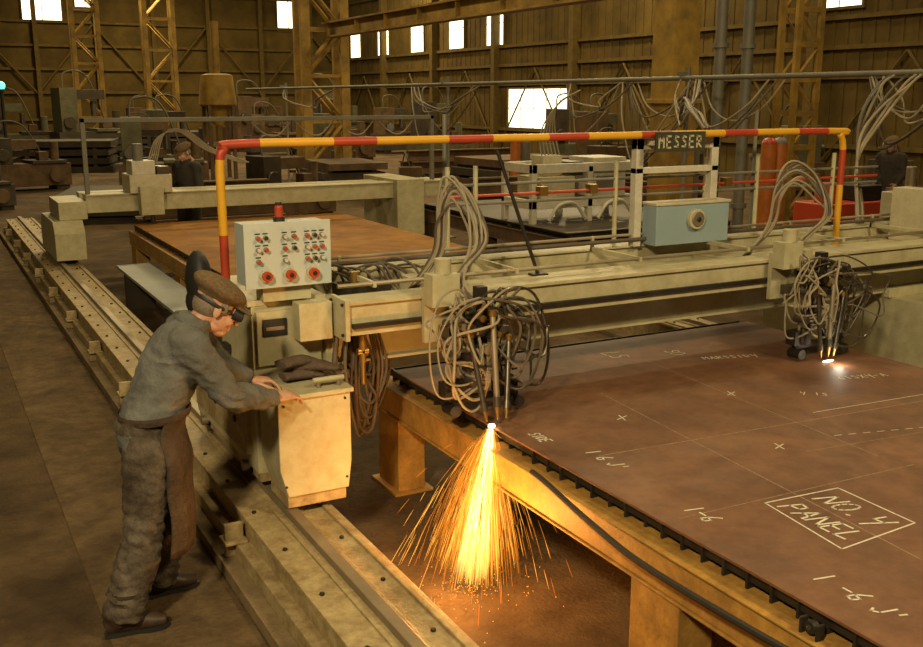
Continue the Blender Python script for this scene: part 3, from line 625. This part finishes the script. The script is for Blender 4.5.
def person(name,J,headmx,vox=.013,top=jacketm,bot=trousm,waist=1.0,apron=True,hands=True,goggles=True,mat_world=None):
    par=bpy.data.objects.new(name,None);bpy.context.collection.objects.link(par)
    J={k:V(v) for k,v in J.items()}
    lat=(J['shL']-J['shR']);lat.z=0;lat.normalize();fw=V((lat.y,-lat.x,0))
    b=B();segs=[]
    pel,chest,nk=J['pelvis'],J['chest'],J['neck']
    w=pel.lerp(chest,.45)
    tp=[pel-V((0,0,.07)),pel,pel.lerp(w,.5),w,w.lerp(chest,.6),chest,chest.lerp(nk,.5),nk.lerp(chest,.15),nk+V((.01,0,.03))]
    tr=[(.15,.115),(.172,.135),(.17,.138),(.165,.135),(.178,.14),(.19,.138),(.172,.12),(.10,.085),(.068,.065)]
    b.loft(tp,tr,top,lat=lat,n=24)
    segs.append((tp[0],tp[-2],.15,'top'))
    for s in'RL':
        sh,el,wr=J['sh'+s],J['el'+s],J['wr'+s]
        ins=chest.lerp(nk,.4).lerp(sh,.35)
        path=[ins,sh,sh.lerp(el,.5),el,el.lerp(wr,.4),wr.lerp(el,.03)]
        b.loft(cat(path,4),[x for x in interp([.075,.087,.076,.068,.063,.046],4)],top,n=16)
        segs+=[(sh,el,.065,'top'),(el,wr,.05,'top')]
        hp,kn,an=J['hip'+s],J['kn'+s],J['an'+s]
        path=[hp+V((0,0,.06)),hp,hp.lerp(kn,.5),kn,kn.lerp(an,.45),an.lerp(kn,.12),an+V((0,0,-.02))]
        b.loft(cat(path,4),[x for x in interp([.105,.122,.112,.098,.097,.092,.096],4)],bot,n=18)
        segs+=[(hp,kn,.10,'bot'),(kn,an,.085,'bot')]
    r=remesh(b,vox,2);r.mats=[top,bot]
    r.bm.normal_update()
    for v in r.bm.verts:
        p=v.co.copy();n=v.normal
        am=.009*noise.noise(p*8)+.006*noise.noise(V((p.x*20,p.y*20,p.z*32)))
        for q,a in((J['elR'],.010),(J['elR'].lerp(J['shR'],.6),.008),(J['elR'].lerp(J['wrR'],.6),.008),(J['knR'],.012),(J['knR'].lerp(J['hipR'],.6),.008),(J['knL'],.008),(w,.008),(chest-lat*.12,.006),(J['anR']+V((0,0,.10)),.013),(J['anL']+V((0,0,.08)),.010)):
            d=(p-q).length
            if d<.18: am+=a*(1-d/.18)*math.sin((p-q).dot(V((.6,.2,1)))*105+noise.noise(p*10)*4)
        v.co=p+n*am
    for f in r.bm.faces:
        c=f.calc_center_median();l=seglabel(c,segs)
        f.material_index=1 if c.z<waist and not(l=='top' and (c-w).length>.25 and c.z>pel.z-.05) else 0
    r.done('clothed_body',parent=par)
    for s in'RL':
        an=J['an'+s];d=J.get('foot'+s,fw).normalized()
        b=B();c=V((an.x,an.y,0))
        b.loft([c-d*.05+V((0,0,.14)),c-d*.02+V((0,0,.09)),c-d*.01+V((0,0,.055))],[.058,.06,.055],bootm,n=14)
        b.loft([c-d*.085+V((0,0,.045)),c-d*.04+V((0,0,.06)),c+d*.05+V((0,0,.058)),c+d*.12+V((0,0,.045)),c+d*.185+V((0,0,.036))],[(.03,.035),(.042,.05),(.042,.05),(.048,.038),(.03,.026)],bootm,lat=d.cross(V((0,0,1))),n=18)
        r=remesh(b,.007,2)
        for v in r.bm.verts:
            if v.co.z<.022:v.co.z=.022
        r.mats=[bootm];r.done('boot_'+s.lower(),parent=par)
        b=B();q=d.cross(V((0,0,1)))
        prof=[(-.09,.03),(-.05,.042),(.05,.038),(.12,.05),(.17,.042),(.195,.02)]
        pts=[c+d*a+q*w_ for a,w_ in prof]+[c+d*a-q*w_ for a,w_ in prof[::-1]]
        b.prism([(p.x,p.y) for p in pts],'z',.005,.025,black);b.done('boot_sole_'+s.lower(),parent=par)
    if apron:
        b=B();rows=[]
        hm_=(J['hipR']+J['hipL'])/2;km_=(J['knR']+J['knL'])/2
        cen=[w.lerp(pel,.35),pel+V((.01,0,.02)),hm_-V((-.02,0,.06)),hm_.lerp(km_,.5),km_+V((0,0,.04)),km_+V((-.02,0,-.12))]
        wd=[(.190,.160),(.202,.168),(.216,.180),(.226,.180),(.232,.172),(.235,.178)]
        for c,wa,wb in zip(cat(cen,4),interp([q[0] for q in wd],4),interp([q[1] for q in wd],4)):
            row=[]
            for k in range(29):
                t=math.radians(-72+144*k/28)
                rip=1+.025*math.sin(k*1.1+c.z*5)*(1-max(0,(c.z-.45)/.6))+.02*noise.noise(V((k*.25,c.z*4,0)))
                row.append(b.bm.verts.new(c+fw*wb*math.cos(t)*rip+lat*wa*math.sin(t)*rip))
            rows.append(row)
        for i in range(len(rows)-1):
            for k in range(28): b.face([rows[i][k],rows[i][k+1],rows[i+1][k+1],rows[i+1][k]],apronm)
        ob=b.done('leather_apron',parent=par)
        sd=ob.modifiers.new('t','SOLIDIFY');sd.thickness=.006
        b=B();c=w.lerp(pel,.35)
        b.loft([c+fw*.160*math.cos(t)+lat*.190*math.sin(t)+V((0,0,-.015+.01*math.cos(t))) for t in [math.radians(q) for q in range(0,361,12)]],[(.018,.004)]*31,apronm,lat=V((0,0,1)),n=8)
        b.done('apron_strap',parent=par)
    b=B();c=nk+V((-.004,0,-.005))
    b.loft([c+fw*.078*math.cos(t)+lat*.082*math.sin(t)+V((0,0,.012-.022*math.cos(t))) for t in [math.radians(q) for q in range(25,336,12)]],[(.025,.006)]*26,top,lat=V((0,0,1)),n=8)
    b.done('collar',parent=par)
    make_head(par,headmx,goggles=goggles,vox=.0045 if vox<.015 else .008)
    if hands:
        for s in'RL':
            make_hand(par,'hand_'+s.lower(),J['wr'+s],J['hand'+s],J['back'+s],J['th'+s],(8,14,24,20) if s=='R' else (18,20,25,20))
    if mat_world is not None:par.matrix_world=mat_world
    return par
J=dict(pelvis=(.79,4.50,.92),chest=(.955,4.50,1.27),neck=(1.04,4.50,1.40),
 shR=(.975,4.33,1.335),elR=(1.15,4.35,1.07),wrR=(1.41,4.50,.985),handR=(.88,.46,-.05),backR=(-.05,-.35,1),thR=(-.4,1,0),
 shL=(1.03,4.66,1.34),elL=(1.21,4.76,1.12),wrL=(1.37,4.79,1.01),handL=(1,-.02,-.12),backL=(0,0,1),thL=(0,-1,0),
 hipR=(.79,4.41,.86),knR=(.74,4.40,.48),anR=(.62,4.40,.10),hipL=(.80,4.59,.86),knL=(.91,4.64,.48),anL=(.84,4.70,.10),
 footR=(1,-.12,0),footL=(1,.1,0))
hm=Matrix.Translation((1.148,4.50,1.462))@Matrix.Rotation(math.radians(-6),4,'Z')@Matrix.Rotation(math.radians(27),4,'Y')
person('machine_operator',J,hm)
def stand(name,x,y,ang,z=0):
    J=dict(pelvis=(0,0,.95),chest=(.02,0,1.33),neck=(.03,0,1.48),shR=(.01,-.19,1.40),elR=(.0,-.24,1.12),wrR=(.15,-.2,.93),handR=(.8,.1,-.5),backR=(0,-1,0),thR=(0,0,1),
     shL=(.01,.19,1.40),elL=(.0,.24,1.12),wrL=(.15,.2,.93),handL=(.8,-.1,-.5),backL=(0,1,0),thL=(0,0,1),hipR=(0,-.09,.88),knR=(.02,-.1,.48),anR=(0,-.11,.1),hipL=(0,.09,.88),knL=(.02,.1,.48),anL=(0,.12,.1))
    hm=Matrix.Translation((.05,0,1.60))@Matrix.Rotation(math.radians(20),4,'Y')
    person(name,J,hm,vox=.02,top=dkcloth,bot=dkcloth,apron=False,goggles=False,mat_world=Matrix.Translation((x,y,z))@Matrix.Rotation(ang,4,'Z'))
stand('machine_operator',3.55,15.2,math.radians(-150))
stand('workshop_worker',14.9,11.9,math.radians(190))
# ---------------------------------------------------------------- flame, sparks
top=V((2.435,4.20,.752));bot=V((2.215,4.02,.0))
ax=(bot-top);L=ax.length;axn=ax.normalized()
rot=V((0,0,-1)).rotation_difference(axn)
def flame_mat(name,col,base,decay,lo,hi):
    m=bpy.data.materials.new(name);m.use_nodes=True;nt=m.node_tree;nt.nodes.clear();N=nt.nodes;Lk=nt.links
    tc=N.new('ShaderNodeTexCoord');sp=N.new('ShaderNodeSeparateXYZ');Lk.new(tc.outputs['Object'],sp.inputs[0])
    def MT(op,a,b=None):
        q=N.new('ShaderNodeMath');q.operation=op
        for i,v in enumerate((a,b)):
            if v is None:continue
            if isinstance(v,(int,float)):q.inputs[i].default_value=v
            else:Lk.new(v,q.inputs[i])
        return q.outputs[0]
    z=MT('MULTIPLY',sp.outputs[2],-1)   # 0 at nozzle, L at the floor
    zz=MT('ADD',z,.12)
    cx=MT('MULTIPLY',MT('DIVIDE',sp.outputs[0],zz),14);cy=MT('MULTIPLY',MT('DIVIDE',sp.outputs[1],zz),14)
    cb=N.new('ShaderNodeCombineXYZ');Lk.new(cx,cb.inputs[0]);Lk.new(cy,cb.inputs[1]);Lk.new(MT('MULTIPLY',z,1.6),cb.inputs[2])
    nz=N.new('ShaderNodeTexNoise');nz.inputs['Scale'].default_value=1.6;nz.inputs['Detail'].default_value=3;Lk.new(cb.outputs[0],nz.inputs['Vector'])
    mr=N.new('ShaderNodeMapRange');mr.interpolation_type='SMOOTHSTEP';mr.inputs['From Min'].default_value=lo;mr.inputs['From Max'].default_value=hi;Lk.new(nz.outputs['Fac'],mr.inputs['Value'])
    f=MT('POWER',2.718,MT('MULTIPLY',z,-decay))
    mr2=N.new('ShaderNodeMapRange');mr2.interpolation_type='SMOOTHSTEP';mr2.inputs['From Min'].default_value=L*.98;mr2.inputs['From Max'].default_value=L*.6;Lk.new(z,mr2.inputs['Value'])
    s=MT('MULTIPLY',MT('MULTIPLY',mr.outputs[0],f),MT('MULTIPLY',mr2.outputs[0],base))
    e=N.new('ShaderNodeEmission');e.inputs[0].default_value=(*col,1);Lk.new(s,e.inputs[1])
    t=N.new('ShaderNodeBsdfTransparent');ad=N.new('ShaderNodeAddShader');Lk.new(t.outputs[0],ad.inputs[0]);Lk.new(e.outputs[0],ad.inputs[1])
    o=N.new('ShaderNodeOutputMaterial');Lk.new(ad.outputs[0],o.inputs['Surface']);return m
fm=[flame_mat('flame_core',(1,.66,.20),2.6,.6,.05,.5),flame_mat('flame_mid',(1,.38,.035),.9,.5,.15,.6),flame_mat('flame_outer',(1,.26,.012),.34,.2,.2,.75)]
b=B()
for m,(r0,r1) in zip(fm,((.012,.085),(.018,.15),(.026,.27))):
    n=40;rows=[]
    for i in range(11):
        t=i/10;rr=r0+(r1-r0)*t**.85;rows.append([b.bm.verts.new((rr*math.cos(2*math.pi*j/n),rr*math.sin(2*math.pi*j/n),-t*L*.985)) for j in range(n)])
    for i in range(10):
        for j in range(n): b.face([rows[i][j],rows[i][(j+1)%n],rows[i+1][(j+1)%n],rows[i+1][j]],m)
me_ob=b.done('cutting_flame_jet')
me_ob.data.transform(Matrix.Translation(me_ob.location));me_ob.location=top;me_ob.rotation_mode='QUATERNION';me_ob.rotation_quaternion=rot
b=B();G=random.gauss
u1=axn.orthogonal().normalized();u2=axn.cross(u1)
for i in range(700):   # dense bright jet
    a=random.uniform(0,6.283);sp_=abs(G(0,.085));d=(axn+(u1*math.cos(a)+u2*math.sin(a))*sp_).normalized()
    s0=random.uniform(0,.75)*L;s1=min(s0+random.uniform(.08,.3),L*.97)
    b.loft([top+d*s0,top+d*((s0+s1)/2),top+d*s1],[.0008,.0022,.0006],sparkw if sp_<.06 and s1<.75*L else sparky,n=3)
for i in range(2100):
    sx=G(0,.48);sy=G(0,.48);v=V((-.46+sx,-.36+sy,-random.uniform(.5,2.6)))
    t0=random.uniform(.01,.5);dt=random.uniform(.02,.09);pts=[]
    for k in range(4):
        t=t0+dt*k/3;p=top+v*t+V((0,0,-2.6*t*t));pts.append(p)
    if pts[-1].z<.01:continue
    if max(q.x for q in pts)>2.39 and pts[-1].z>.44 and (pts[-1]-top).length>.08: continue
    b.loft(pts,[.0005,.0011,.0011,.0004],sparkm if i%3 else sparky,n=3)
for i in range(170):
    a=random.uniform(0,6.283);v=V((-.45+math.cos(a)*random.uniform(.3,1.0),-.4+math.sin(a)*random.uniform(.3,1.0),-random.uniform(.0,1.0)))
    t0=random.uniform(.05,.3);dt=random.uniform(.08,.18);pts=[top+v*(t0+dt*k/5)+V((0,0,-4.4*(t0+dt*k/5)**2)) for k in range(6)]
    if pts[-1].z<.01 or max(q.x for q in pts)>2.39:continue
    b.loft(pts,.0009,sparkm,n=3)
for i in range(160):
    a=random.uniform(0,6.28);q_=abs(G(0,.2));s=random.uniform(.0015,.003);b.ell((2.22+q_*math.cos(a),4.02+q_*math.sin(a),.004),(s,s,s),sparky,seg=5,ring=4)
b.done('spark_shower')
b=B();b.ell((2.45,4.215,.762),(.018,.018,.012),hotm);b.done('cutting_spot')
b=B();b.ell((5.0,4.33,.757),(.05,.014,.006),hotm2);b.done('cutting_spot')
# ---------------------------------------------------------------- lights
def area(name,loc,tgt,size,power,col):
    l=bpy.data.lights.new(name,'AREA');l.shape='DISK';l.size=size;l.energy=power;l.color=col
    o=bpy.data.objects.new(name,l);bpy.context.collection.objects.link(o);o.location=loc;o.rotation_euler=(V(tgt)-V(loc)).to_track_quat('-Z','Y').to_euler()
def pt(name,loc,p,col,r=.05):
    l=bpy.data.lights.new(name,'POINT');l.energy=p;l.color=col;l.shadow_soft_size=r;o=bpy.data.objects.new(name,l);bpy.context.collection.objects.link(o);o.location=loc
warm=(1,.77,.40)
area('flood_lamp',(-2.5,-.8,5.6),(1.9,5.2,.9),.7,540,(1,.80,.48))
area('flood_lamp',(5.0,-2.0,7.0),(4.2,5,.7),1.2,400,warm)
for i,(x,y,p) in enumerate(((2,8,190),(9,10,330),(5,20,500),(14,20,650),(5,36,800),(14,36,950),(10,50,1500),(20,12,400),(20,28,750),(20,46,1000))):
    area('ambient_fill',(x,y,10),(x,y,0),1.2,p*1.1,warm)  # unseen fill lights added under the roof to raise the hall's ambient level
pt('cut_glow',(2.10,3.93,.35),42,(1,.42,.09),.08)
pt('cut_glow',(5.0,4.24,.80),1.2,(1,.9,.7),.03)
w=bpy.data.worlds.new('World');bpy.context.scene.world=w;w.use_nodes=True;w.node_tree.nodes['Background'].inputs[0].default_value=(.6,.5,.3,1);w.node_tree.nodes['Background'].inputs[1].default_value=.4
try:
    bpy.context.scene.view_settings.view_transform='Standard'
    bpy.context.scene.view_settings.look='None'
except Exception: pass
# ---------------------------------------------------------------- camera
cam=bpy.data.cameras.new('camera');co=bpy.data.objects.new('camera',cam);bpy.context.collection.objects.link(co)
cam.sensor_width=36;cam.lens=39.0;cam.clip_end=300
co.location=(0,0,2.4);co.rotation_euler=(math.radians(90-12.73),0,math.radians(-28.35))
bpy.context.scene.camera=co
